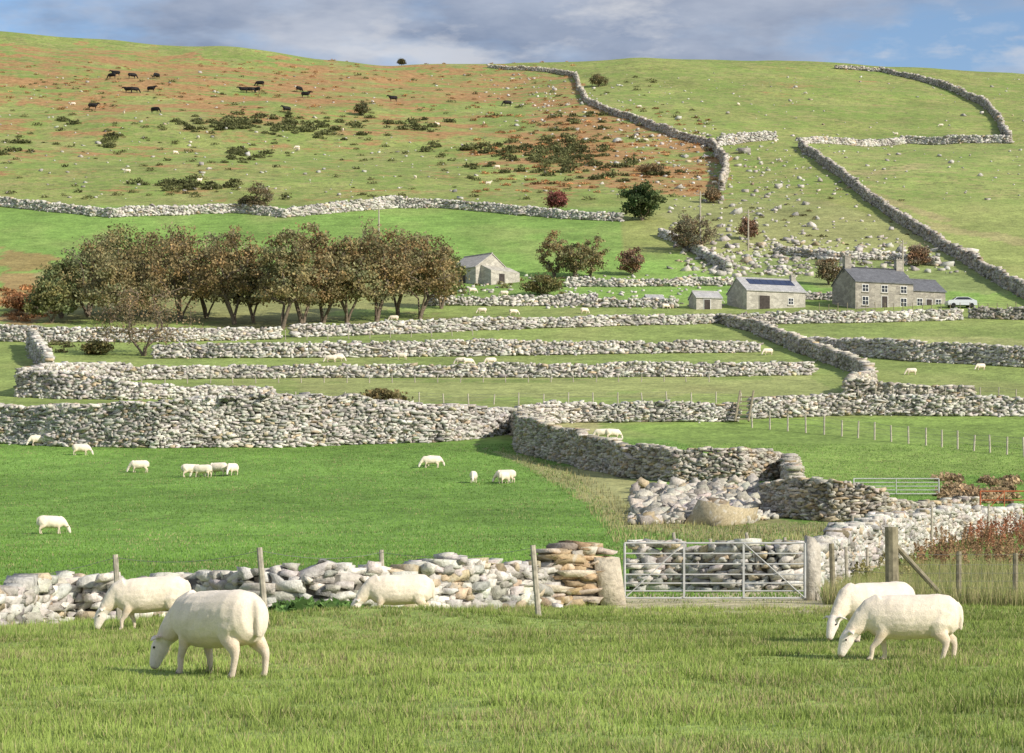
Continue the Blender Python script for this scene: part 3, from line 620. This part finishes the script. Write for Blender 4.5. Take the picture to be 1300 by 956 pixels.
b=B(); b.poly([(0.02,1,-1.5),(2.4,1,-1.5),(2.4,6.9,-1.5),(0.02,6.9,-1.5),(0.02,1,3.1),(2.4,1,2.1),(2.4,6.9,2.1),(0.02,6.9,3.1)],[(0,1,5,4),(1,2,6,5),(2,3,7,6),(3,0,4,7),(4,5,6,7)]); b.box((2.43,3.2,.8),(.05,1.1,1.7),m=1); b.obj('lean_to',[M_masl,M_dark],e)
M_car=simple('silver_car_paint',(.62,.64,.66),.03,1,.3,.3); M_tyre=simple('tyre_rubber',(.02,.02,.02),.1,3)
c=P3(1220,391); car=bpy.data.objects.new('parked_car',None); scene.collection.objects.link(car); car.location=c; car.rotation_euler=(0,0,.12)
prof=[(-2.1,.35),(-2.15,.75),(-2.0,1.0),(-1.35,1.08),(-.75,1.5),(.85,1.52),(1.7,1.1),(2.05,1.0),(2.1,.35)]
b=B(); pts=[]
for s in(-1,1):
    for (x_,z_) in prof: pts.append((x_,s*(.86 if z_<1.2 else .66),z_))
n=len(prof); b.poly(pts,[tuple(range(n)),tuple(range(2*n-1,n-1,-1))]+[(k,k+n,(k+1)%n+n,(k+1)%n) for k in range(n)]); b.obj('bodywork',[M_car],car)
b=B()
for s in(-1,1): b.poly([(-1.2,s*.875,1.1),(-.7,s*.70,1.44),(.8,s*.70,1.46),(1.45,s*.875,1.12)],[(0,1,2,3) if s>0 else (3,2,1,0)])
b.poly([(-1.38,-.74,1.10),(-1.38,.74,1.10),(-.80,.6,1.49),(-.80,-.6,1.49)],[(0,3,2,1)]); b.obj('side_windows',[M_glass],car)
b=B()
for wx in(-1.35,1.3):
    for s in(-1,1): b.cyl((wx,s*.70,.32),(wx,s*.9,.32),.32,.32,14)
b.obj('wheels',[M_tyre],car)
print('built',time.time()-T0)
# ------------------------------------------------------------ animals
def loft(V,Fc,pts,rad,hint,n=14):
    pts=np.array(pts,float); hint=np.array(hint,float); k0=len(V); m=len(pts)
    for i in range(m):
        t=pts[min(i+1,m-1)]-pts[max(i-1,0)]; t/=np.linalg.norm(t); sd=np.cross(t,hint); sd/=np.linalg.norm(sd); up=np.cross(sd,t)
        ra,rb=rad[i] if hasattr(rad[i],'__len__') else (rad[i],rad[i])
        for j in range(n):
            a=2*math.pi*j/n; V.append(tuple(pts[i]+sd*ra*math.cos(a)+up*rb*math.sin(a)))
    for i in range(m-1):
        for j in range(n):
            a=k0+i*n+j; a2=k0+i*n+(j+1)%n; Fc.append((a,a+n,a2+n,a2))
    Fc.append(tuple(k0+j for j in range(n))); Fc.append(tuple(k0+(m-1)*n+n-1-j for j in range(n)))
def sheep_mesh(voxel=.012,yaw=0.0,stride=(0,0,0,0),graze=1.0,wide=1.0,seed=0):
    V=[];Fc=[]
    tor=[(-.52,.53,.07,.07),(-.505,.53,.16,.135),(-.44,.525,.215,.18),(-.32,.515,.240,.208),(-.12,.500,.245,.225),(.08,.49,.250,.228),(.24,.49,.245,.205),(.35,.505,.220,.18),(.44,.53,.170,.145),(.50,.53,.10,.09)]
    loft(V,Fc,[(x,0,z) for x,z,h,w in tor],[(w*wide,h) for x,z,h,w in tor],(0,0,1),20)
    cy,sy=math.cos(yaw),math.sin(yaw)
    def rot(p,o=(.40,0,0)): x,y=p[0]-o[0],p[1]; return (o[0]+x*cy-y*sy,x*sy+y*cy,p[2])
    if graze>.5:
        nk=[(.30,0,.57),(.42,0,.53),(.53,0,.44),(.61,0,.35),(.655,0,.29)]; nr_=[(.16,.19),(.135,.165),(.105,.125),(.082,.098),(.065,.072)]
        hd=[(.615,0,.345),(.655,0,.30),(.69,0,.225),(.72,0,.15),(.742,0,.085),(.752,0,.045)]
    else:
        nk=[(.30,0,.58),(.42,0,.64),(.52,0,.74),(.57,0,.83),(.60,0,.88)]; nr_=[(.14,.17),(.12,.14),(.085,.10),(.07,.08),(.055,.06)]
        hd=[(.54,0,.90),(.59,0,.89),(.66,0,.855),(.73,0,.815),(.79,0,.78),(.82,0,.765)]
    hr=[(.035,.04),(.068,.078),(.070,.085),(.054,.066),(.046,.052),(.028,.032)]
    hint=(1,0,.0) if graze>.5 else (0,0,1)
    loft(V,Fc,[rot(p) for p in nk],nr_,(0,0,1),14); loft(V,Fc,[rot(p) for p in hd],hr,rot(hint,(0,0,0)) if graze>.5 else (0,0,1),12)
    pol=np.array(hd[1]); hv=np.array(hd[3])-pol; hv/=np.linalg.norm(hv)
    for s in(-1,1):
        e0=pol-hv*.010+np.array([.01,s*.05,.0]); e1=e0+np.array([-.005,s*.07,.020]); e2=e0+np.array([-.01,s*.155,-.010])
        loft(V,Fc,[rot(e0),rot(e1),rot(e2)],[(.026,.017),(.044,.015),(.014,.010)],(0,0,1),8)
    fl,fr,hl,hr_=stride
    for s,dx in((1,fl),(-1,fr)):
        y=s*.12; loft(V,Fc,[(.31,y*.9,.50),(.285,y,.34),(.30+dx*.5,y,.21),(.30+dx*.9,y,.16),(.295+dx,y,.06),(.315+dx,y,.028),(.32+dx,y,.0)],[(.08,.12),(.056,.072),(.035,.040),(.030,.032),(.025,.027),(.031,.037),(.033,.043)],(1,0,0),10)
    for s,dx in((1,hl),(-1,hr_)):
        y=s*.13; loft(V,Fc,[(-.34,y*.75,.55),(-.30,y,.42),(-.33+dx*.3,y,.33),(-.43+dx*.7,y,.235),(-.435+dx*.8,y,.19),(-.415+dx,y,.06),(-.395+dx,y,.028),(-.39+dx,y,.0)],[(.11,.17),(.10,.145),(.068,.092),(.040,.056),(.031,.038),(.026,.028),(.031,.037),(.033,.043)],(1,0,0),10)
    loft(V,Fc,[(-.50,0,.66),(-.54,0,.60),(-.555,0,.48),(-.55,0,.36)],[(.035,.035),(.042,.034),(.042,.032),(.026,.022)],(1,0,.2),8)
    me=bpy.data.meshes.new('tmp'); me.from_pydata(V,[],Fc); o=bpy.data.objects.new('tmp',me); scene.collection.objects.link(o)
    md=o.modifiers.new('r','REMESH'); md.mode='VOXEL'; md.voxel_size=voxel; md2=o.modifiers.new('s','SMOOTH'); md2.factor=.5; md2.iterations=8 if voxel<.02 else 1
    dg=bpy.context.evaluated_depsgraph_get(); out=bpy.data.meshes.new_from_object(o.evaluated_get(dg)); bpy.data.objects.remove(o)
    n=len(out.vertices); co=np.zeros(n*3,np.float32); out.vertices.foreach_get('co',co); co=co.reshape(-1,3).astype(float)
    nor=np.zeros(n*3,np.float32); out.vertices.foreach_get('normal',nor); nor=nor.reshape(-1,3)
    pw=np.array(rot(hd[1])); dh=np.min([np.linalg.norm(co-np.array(rot(h_)),axis=1) for h_ in hd],axis=0)
    hv2=np.array(rot(hd[3]))-pw; hv2/=np.linalg.norm(hv2)
    ishead=((co-pw)@hv2>-.030)&(dh<.2)&(np.hypot(co[:,0]-pw[0],co[:,1]-pw[1])<.24)
    legf=ss(.28,.22,co[:,2])*((co[:,0]<.46)|(co[:,2]<.03))*(~ishead)
    wool=np.where(ishead,0,1.0)*(1-legf)
    lump=(fbm(co[:,0]*5+seed*7+co[:,2]*4,co[:,1]*5+co[:,2]*6,2)-.5)*.016+(vn(co[:,0]*30+co[:,2]*11,co[:,1]*30+co[:,2]*30)-.5)*.004
    co=co+nor*(lump*wool)[:,None]; out.vertices.foreach_set('co',co.astype(np.float32).ravel())
    C=np.tile([.86,.75,.60],(n,1)); C*=(.90+.18*fbm(co[:,0]*5+seed,co[:,2]*6+co[:,1]*5,3))[:,None]
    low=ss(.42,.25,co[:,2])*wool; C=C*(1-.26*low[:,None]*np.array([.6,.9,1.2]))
    C[ishead]=[.84,.75,.66]; C=C*(1-legf[:,None])+np.array([.70,.58,.46])*legf[:,None]; C[co[:,2]<.03]=[.14,.11,.09]
    mz=np.linalg.norm(co-np.array(rot(hd[-1])),axis=1); C[(mz<.04)&ishead]=[.50,.37,.34]
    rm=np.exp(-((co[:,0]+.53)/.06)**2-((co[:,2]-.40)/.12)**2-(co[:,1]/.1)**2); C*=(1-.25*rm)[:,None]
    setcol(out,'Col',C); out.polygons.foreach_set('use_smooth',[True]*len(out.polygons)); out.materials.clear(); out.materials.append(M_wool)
    ev=[np.array(rot(tuple(pol+ (np.array(hd[2])-pol)*.85 + np.array([.02 if graze>.5 else 0,s*.064,0 if graze>.5 else .02])))) for s in(-1,1)]
    return out,ev
M_wool,nt,b_=newmat('wool_fleece',.95); a=attr(nt); c=coord(nt); f=noise(nt,60,5,.75,c); f2=noise(nt,7,4,.6,c)
o=mix(nt,1,a.outputs['Color'],ramp(nt,f,[(.3,.88),(.7,1.08)]),'MULTIPLY'); o=mix(nt,1,o,ramp(nt,f2,[(.3,.88),(.6,1.04)]),'MULTIPLY'); nt.links.new(o,b_.inputs['Base Color']); bump(nt,b_,f,.008)
b_.inputs['Sheen Weight'].default_value=.25; b_.inputs['Sheen Roughness'].default_value=.6
M_eye=simple('eye',(.02,.015,.01),.1,3,.2)
def sheep_near(u,v,head,sc,Y=None,**kw):
    me,ev=sheep_mesh(**kw); o=bpy.data.objects.new('grazing_sheep',me); scene.collection.objects.link(o)
    if Y is None: x,y=pix(u,v)
    else: y=Y; x=(u-650)/F*Y
    o.location=(x,y,Hs(x,y)-.012); o.scale=(sc,)*3
    e=.35; sx=(Hs(x+e,y)-Hs(x-e,y))/(2*e); sy=(Hs(x,y+e)-Hs(x,y-e))/(2*e); h=math.radians(head)
    o.rotation_euler=(0,-math.atan(sx*math.cos(h)+sy*math.sin(h)),h)
    b=B()
    for p in ev: b.cyl(p-np.array([0,.009,0]),p+np.array([0,.009,0]),.011,.011,8)
    b.obj('eyes',[M_eye],o); print('sheep',u,y); return o
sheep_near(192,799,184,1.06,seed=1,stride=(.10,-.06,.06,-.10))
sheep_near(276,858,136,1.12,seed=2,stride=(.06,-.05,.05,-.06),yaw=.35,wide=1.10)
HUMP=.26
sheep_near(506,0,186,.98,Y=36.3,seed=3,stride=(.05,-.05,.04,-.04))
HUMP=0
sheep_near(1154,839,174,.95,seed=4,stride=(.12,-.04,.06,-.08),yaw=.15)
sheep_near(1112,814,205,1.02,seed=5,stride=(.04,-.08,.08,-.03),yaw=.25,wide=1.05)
far=[sheep_mesh(voxel=.03,seed=10+k,graze=g_,yaw=y_,stride=(.06,-.05,.05,-.05))[0] for k,(g_,y_) in enumerate([(1,.1),(1,-.3),(0,.4)])]
sp=[(48,566,200,0,1.1),(103,578,10,0,1.1),(177,600,190,1,1.1),(243,606,20,1,1.15),(257,606,170,0,1.1),(277,604,160,1,1.15),(295,604,250,0,1.1),(547,594,190,0,1.1),(601,613,265,0,1.0),(642,613,175,1,1.1),(65,678,20,0,1.15),(551,592,30,1,1.0),(640,614,60,0,1.0),
 (420,460,180,0,1.1),(430,459,10,1,1.1),(510,457,170,2,1.1),(585,463,170,0,1.1),(594,464,20,1,1.1),(623,463,190,0,1.1),(975,451,200,0,1.1),(612,398,180,0,1.1),(652,400,10,1,1.1),(500,408,180,0,1.1),(742,398,30,0,1.1),(1157,476,180,0,1.),(1245,470,200,0,1.),(600,372,20,0,1.1),(640,376,180,1,1.1),(700,383,200,0,1.),(845,392,20,0,1.)]
for (u,v,h,k,s) in sp:
    x,y=pix(u,v); o=bpy.data.objects.new('field_sheep',far[k]); scene.collection.objects.link(o); o.location=(x,y,Hs(x,y)-.02); o.rotation_euler=(0,0,math.radians(h)); o.scale=(s,)*3
for k in range(26):
    u=rng.uniform(60,1240); v=rng.uniform(120,240); x,y=pix(u,v); o=bpy.data.objects.new('hill_sheep',far[k%3]); scene.collection.objects.link(o); o.location=(x,y,Hs(x,y)); o.rotation_euler=(0,0,rng.random()*6.28); o.scale=(1.1,)*3
for (u,v,h) in [(765,558,180),(778,558,20)]:
    x,y=pix(u,v); o=bpy.data.objects.new('field_sheep',far[0]); scene.collection.objects.link(o); o.location=(x,y,Hs(x,y)); o.rotation_euler=(0,0,math.radians(h)); o.scale=(1.1,)*3
M_cow=simple('black_hide',(.012,.011,.011),.3,4,.6)
def cow_mesh(graze):
    V=[];Fc=[]
    tor=[(-.95,1.12,.15,.12),(-.90,1.08,.30,.24),(-.65,1.03,.36,.30),(-.2,.98,.42,.36),(.25,.97,.42,.34),(.6,1.0,.38,.28),(.82,1.05,.28,.2),(.92,1.08,.15,.1)]
    loft(V,Fc,[(x,0,z) for x,z,h,w in tor],[(w,h) for x,z,h,w in tor],(0,0,1),14)
    if graze: nk=[(.65,0,1.1),(.95,0,.9),(1.15,0,.6),(1.22,0,.5)]; hd=[(1.16,0,.58),(1.24,0,.45),(1.34,0,.2),(1.38,0,.08)]
    else: nk=[(.65,0,1.15),(.95,0,1.25),(1.15,0,1.35),(1.22,0,1.38)]; hd=[(1.12,0,1.42),(1.25,0,1.38),(1.5,0,1.2),(1.6,0,1.12)]
    loft(V,Fc,nk,[(.2,.3),(.15,.22),(.11,.15),(.1,.1)],(.3,0,1),10); loft(V,Fc,hd,[(.08,.08),(.13,.14),(.09,.10),(.07,.07)],(1,0,.3),8)
    for s in(-1,1):
        loft(V,Fc,[(1.16,s*.1,hd[1][2]+.06),(1.14,s*.28,hd[1][2]+.06)],[(.05,.04),(.02,.02)],(0,0,1),6)
        loft(V,Fc,[(.55,s*.2,1.0),(.52,s*.2,.65),(.55,s*.2,.4),(.53,s*.2,.1),(.57,s*.2,0)],[(.14,.18),(.09,.11),(.055,.06),(.045,.05),(.065,.08)],(1,0,0),8)
        loft(V,Fc,[(-.7,s*.18,1.1),(-.6,s*.22,.75),(-.78,s*.2,.5),(-.76,s*.2,.12),(-.72,s*.2,0)],[(.18,.28),(.12,.2),(.055,.075),(.045,.05),(.065,.08)],(1,0,0),8)
    loft(V,Fc,[(-.93,0,1.3),(-1.02,0,1.1),(-1.0,0,.5)],[.04,.035,.05],(1,0,.1),6)
    me=bpy.data.meshes.new('tmp'); me.from_pydata(V,[],Fc); o=bpy.data.objects.new('tmp',me); scene.collection.objects.link(o)
    md=o.modifiers.new('r','REMESH'); md.mode='VOXEL'; md.voxel_size=.06
    dg=bpy.context.evaluated_depsgraph_get(); out=bpy.data.meshes.new_from_object(o.evaluated_get(dg)); bpy.data.objects.remove(o); out.materials.clear(); out.materials.append(M_cow); out.polygons.foreach_set('use_smooth',[True]*len(out.polygons)); return out
cm=[cow_mesh(True),cow_mesh(False)]
for k,(u,v) in enumerate([(142,100),(147,97),(168,100),(163,118),(171,118),(192,117),(199,100),(118,139),(197,144),(309,118),(317,118),(326,118),(330,110),(364,143),(380,117),(388,124),(644,135),(499,129)]):
    x,y=pix(u,v); o=bpy.data.objects.new('black_cow',cm[k%2]); scene.collection.objects.link(o); o.location=(x,y,Hs(x,y)-.05); o.rotation_euler=(0,0,rng.choice([0,3.14])+rng.normal(0,.5)); o.scale=(1.25,)*3
# ------------------------------------------------------------ light, sky, camera
sd=np.array([.78,-.55,0]); sd/=np.linalg.norm(sd); el=math.radians(29)
S3=np.array([sd[0]*math.cos(el),sd[1]*math.cos(el),math.sin(el)])
from mathutils import Vector
L=bpy.data.lights.new('sun','SUN'); L.energy=5.0; L.angle=math.radians(.55); L.color=(1,.92,.80)
lo=bpy.data.objects.new('sun',L); scene.collection.objects.link(lo); lo.rotation_euler=Vector(S3).to_track_quat('Z','Y').to_euler()
w=bpy.data.worlds.new('World'); scene.world=w; w.use_nodes=True; nt=w.node_tree; bg=nt.nodes['Background']; bg.inputs['Strength'].default_value=.15
sky=nt.nodes.new('ShaderNodeTexSky'); sky.sky_type='NISHITA'; sky.sun_disc=False; sky.sun_elevation=el; sky.sun_rotation=math.atan2(sd[0],sd[1]); sky.air_density=1.0; sky.dust_density=.6
tc=nt.nodes.new('ShaderNodeTexCoord').outputs['Generated']
def skyn(scale,loc,sc,detail=6,rough=.6):
    mp=nt.nodes.new('ShaderNodeMapping'); mp.inputs['Scale'].default_value=sc; mp.inputs['Location'].default_value=loc; nt.links.new(tc,mp.inputs[0]); return noise(nt,scale,detail,rough,mp.outputs[0])
sx=nt.nodes.new('ShaderNodeSeparateXYZ'); nt.links.new(tc,sx.inputs[0])
skyb=mix(nt,1,sky.outputs[0],(.78,.84,.94),'MULTIPLY')
light=ramp(nt,skyn(9,(.3,0,.1),(1,1,2.6)),[(.40,0.),(.60,.9)])
o=mix(nt,light,skyb,(4.5,4.6,4.9))
dist=math_(nt,'ABSOLUTE',math_(nt,'SUBTRACT',sx.outputs[0],.04))
bias=math_(nt,'MULTIPLY_ADD',dist,-1.1,skyn(5,(1.7,0,.5),(1,1,3.5)))
dk=ramp(nt,bias,[(.27,0.),(.42,.93)])
dcol=mix(nt,ramp(nt,skyn(14,(4,1,2),(1,1,3)),[(.35,0.),(.65,1.)]),(1.6,2.0,2.85),(2.8,3.15,3.9))
o=mix(nt,dk,o,dcol)
low=ramp(nt,skyn(16,(2.2,0,.9),(1,1,3)),[(.56,0.),(.70,.75)])
o=mix(nt,low,o,(4.3,4.4,4.7))
nt.links.new(o,bg.inputs['Color'])
cam=bpy.data.cameras.new('camera'); co=bpy.data.objects.new('camera',cam); scene.collection.objects.link(co)
cam.sensor_width=36; cam.lens=F*36/1300; cam.shift_y=(VH-478)/1300; cam.clip_start=.5; cam.clip_end=6000
co.location=(0,0,0); co.rotation_euler=(math.radians(90),0,0); scene.camera=co
scene.view_settings.view_transform='Standard'; scene.view_settings.look='None'; scene.view_settings.exposure=0
print('done',time.time()-T0)
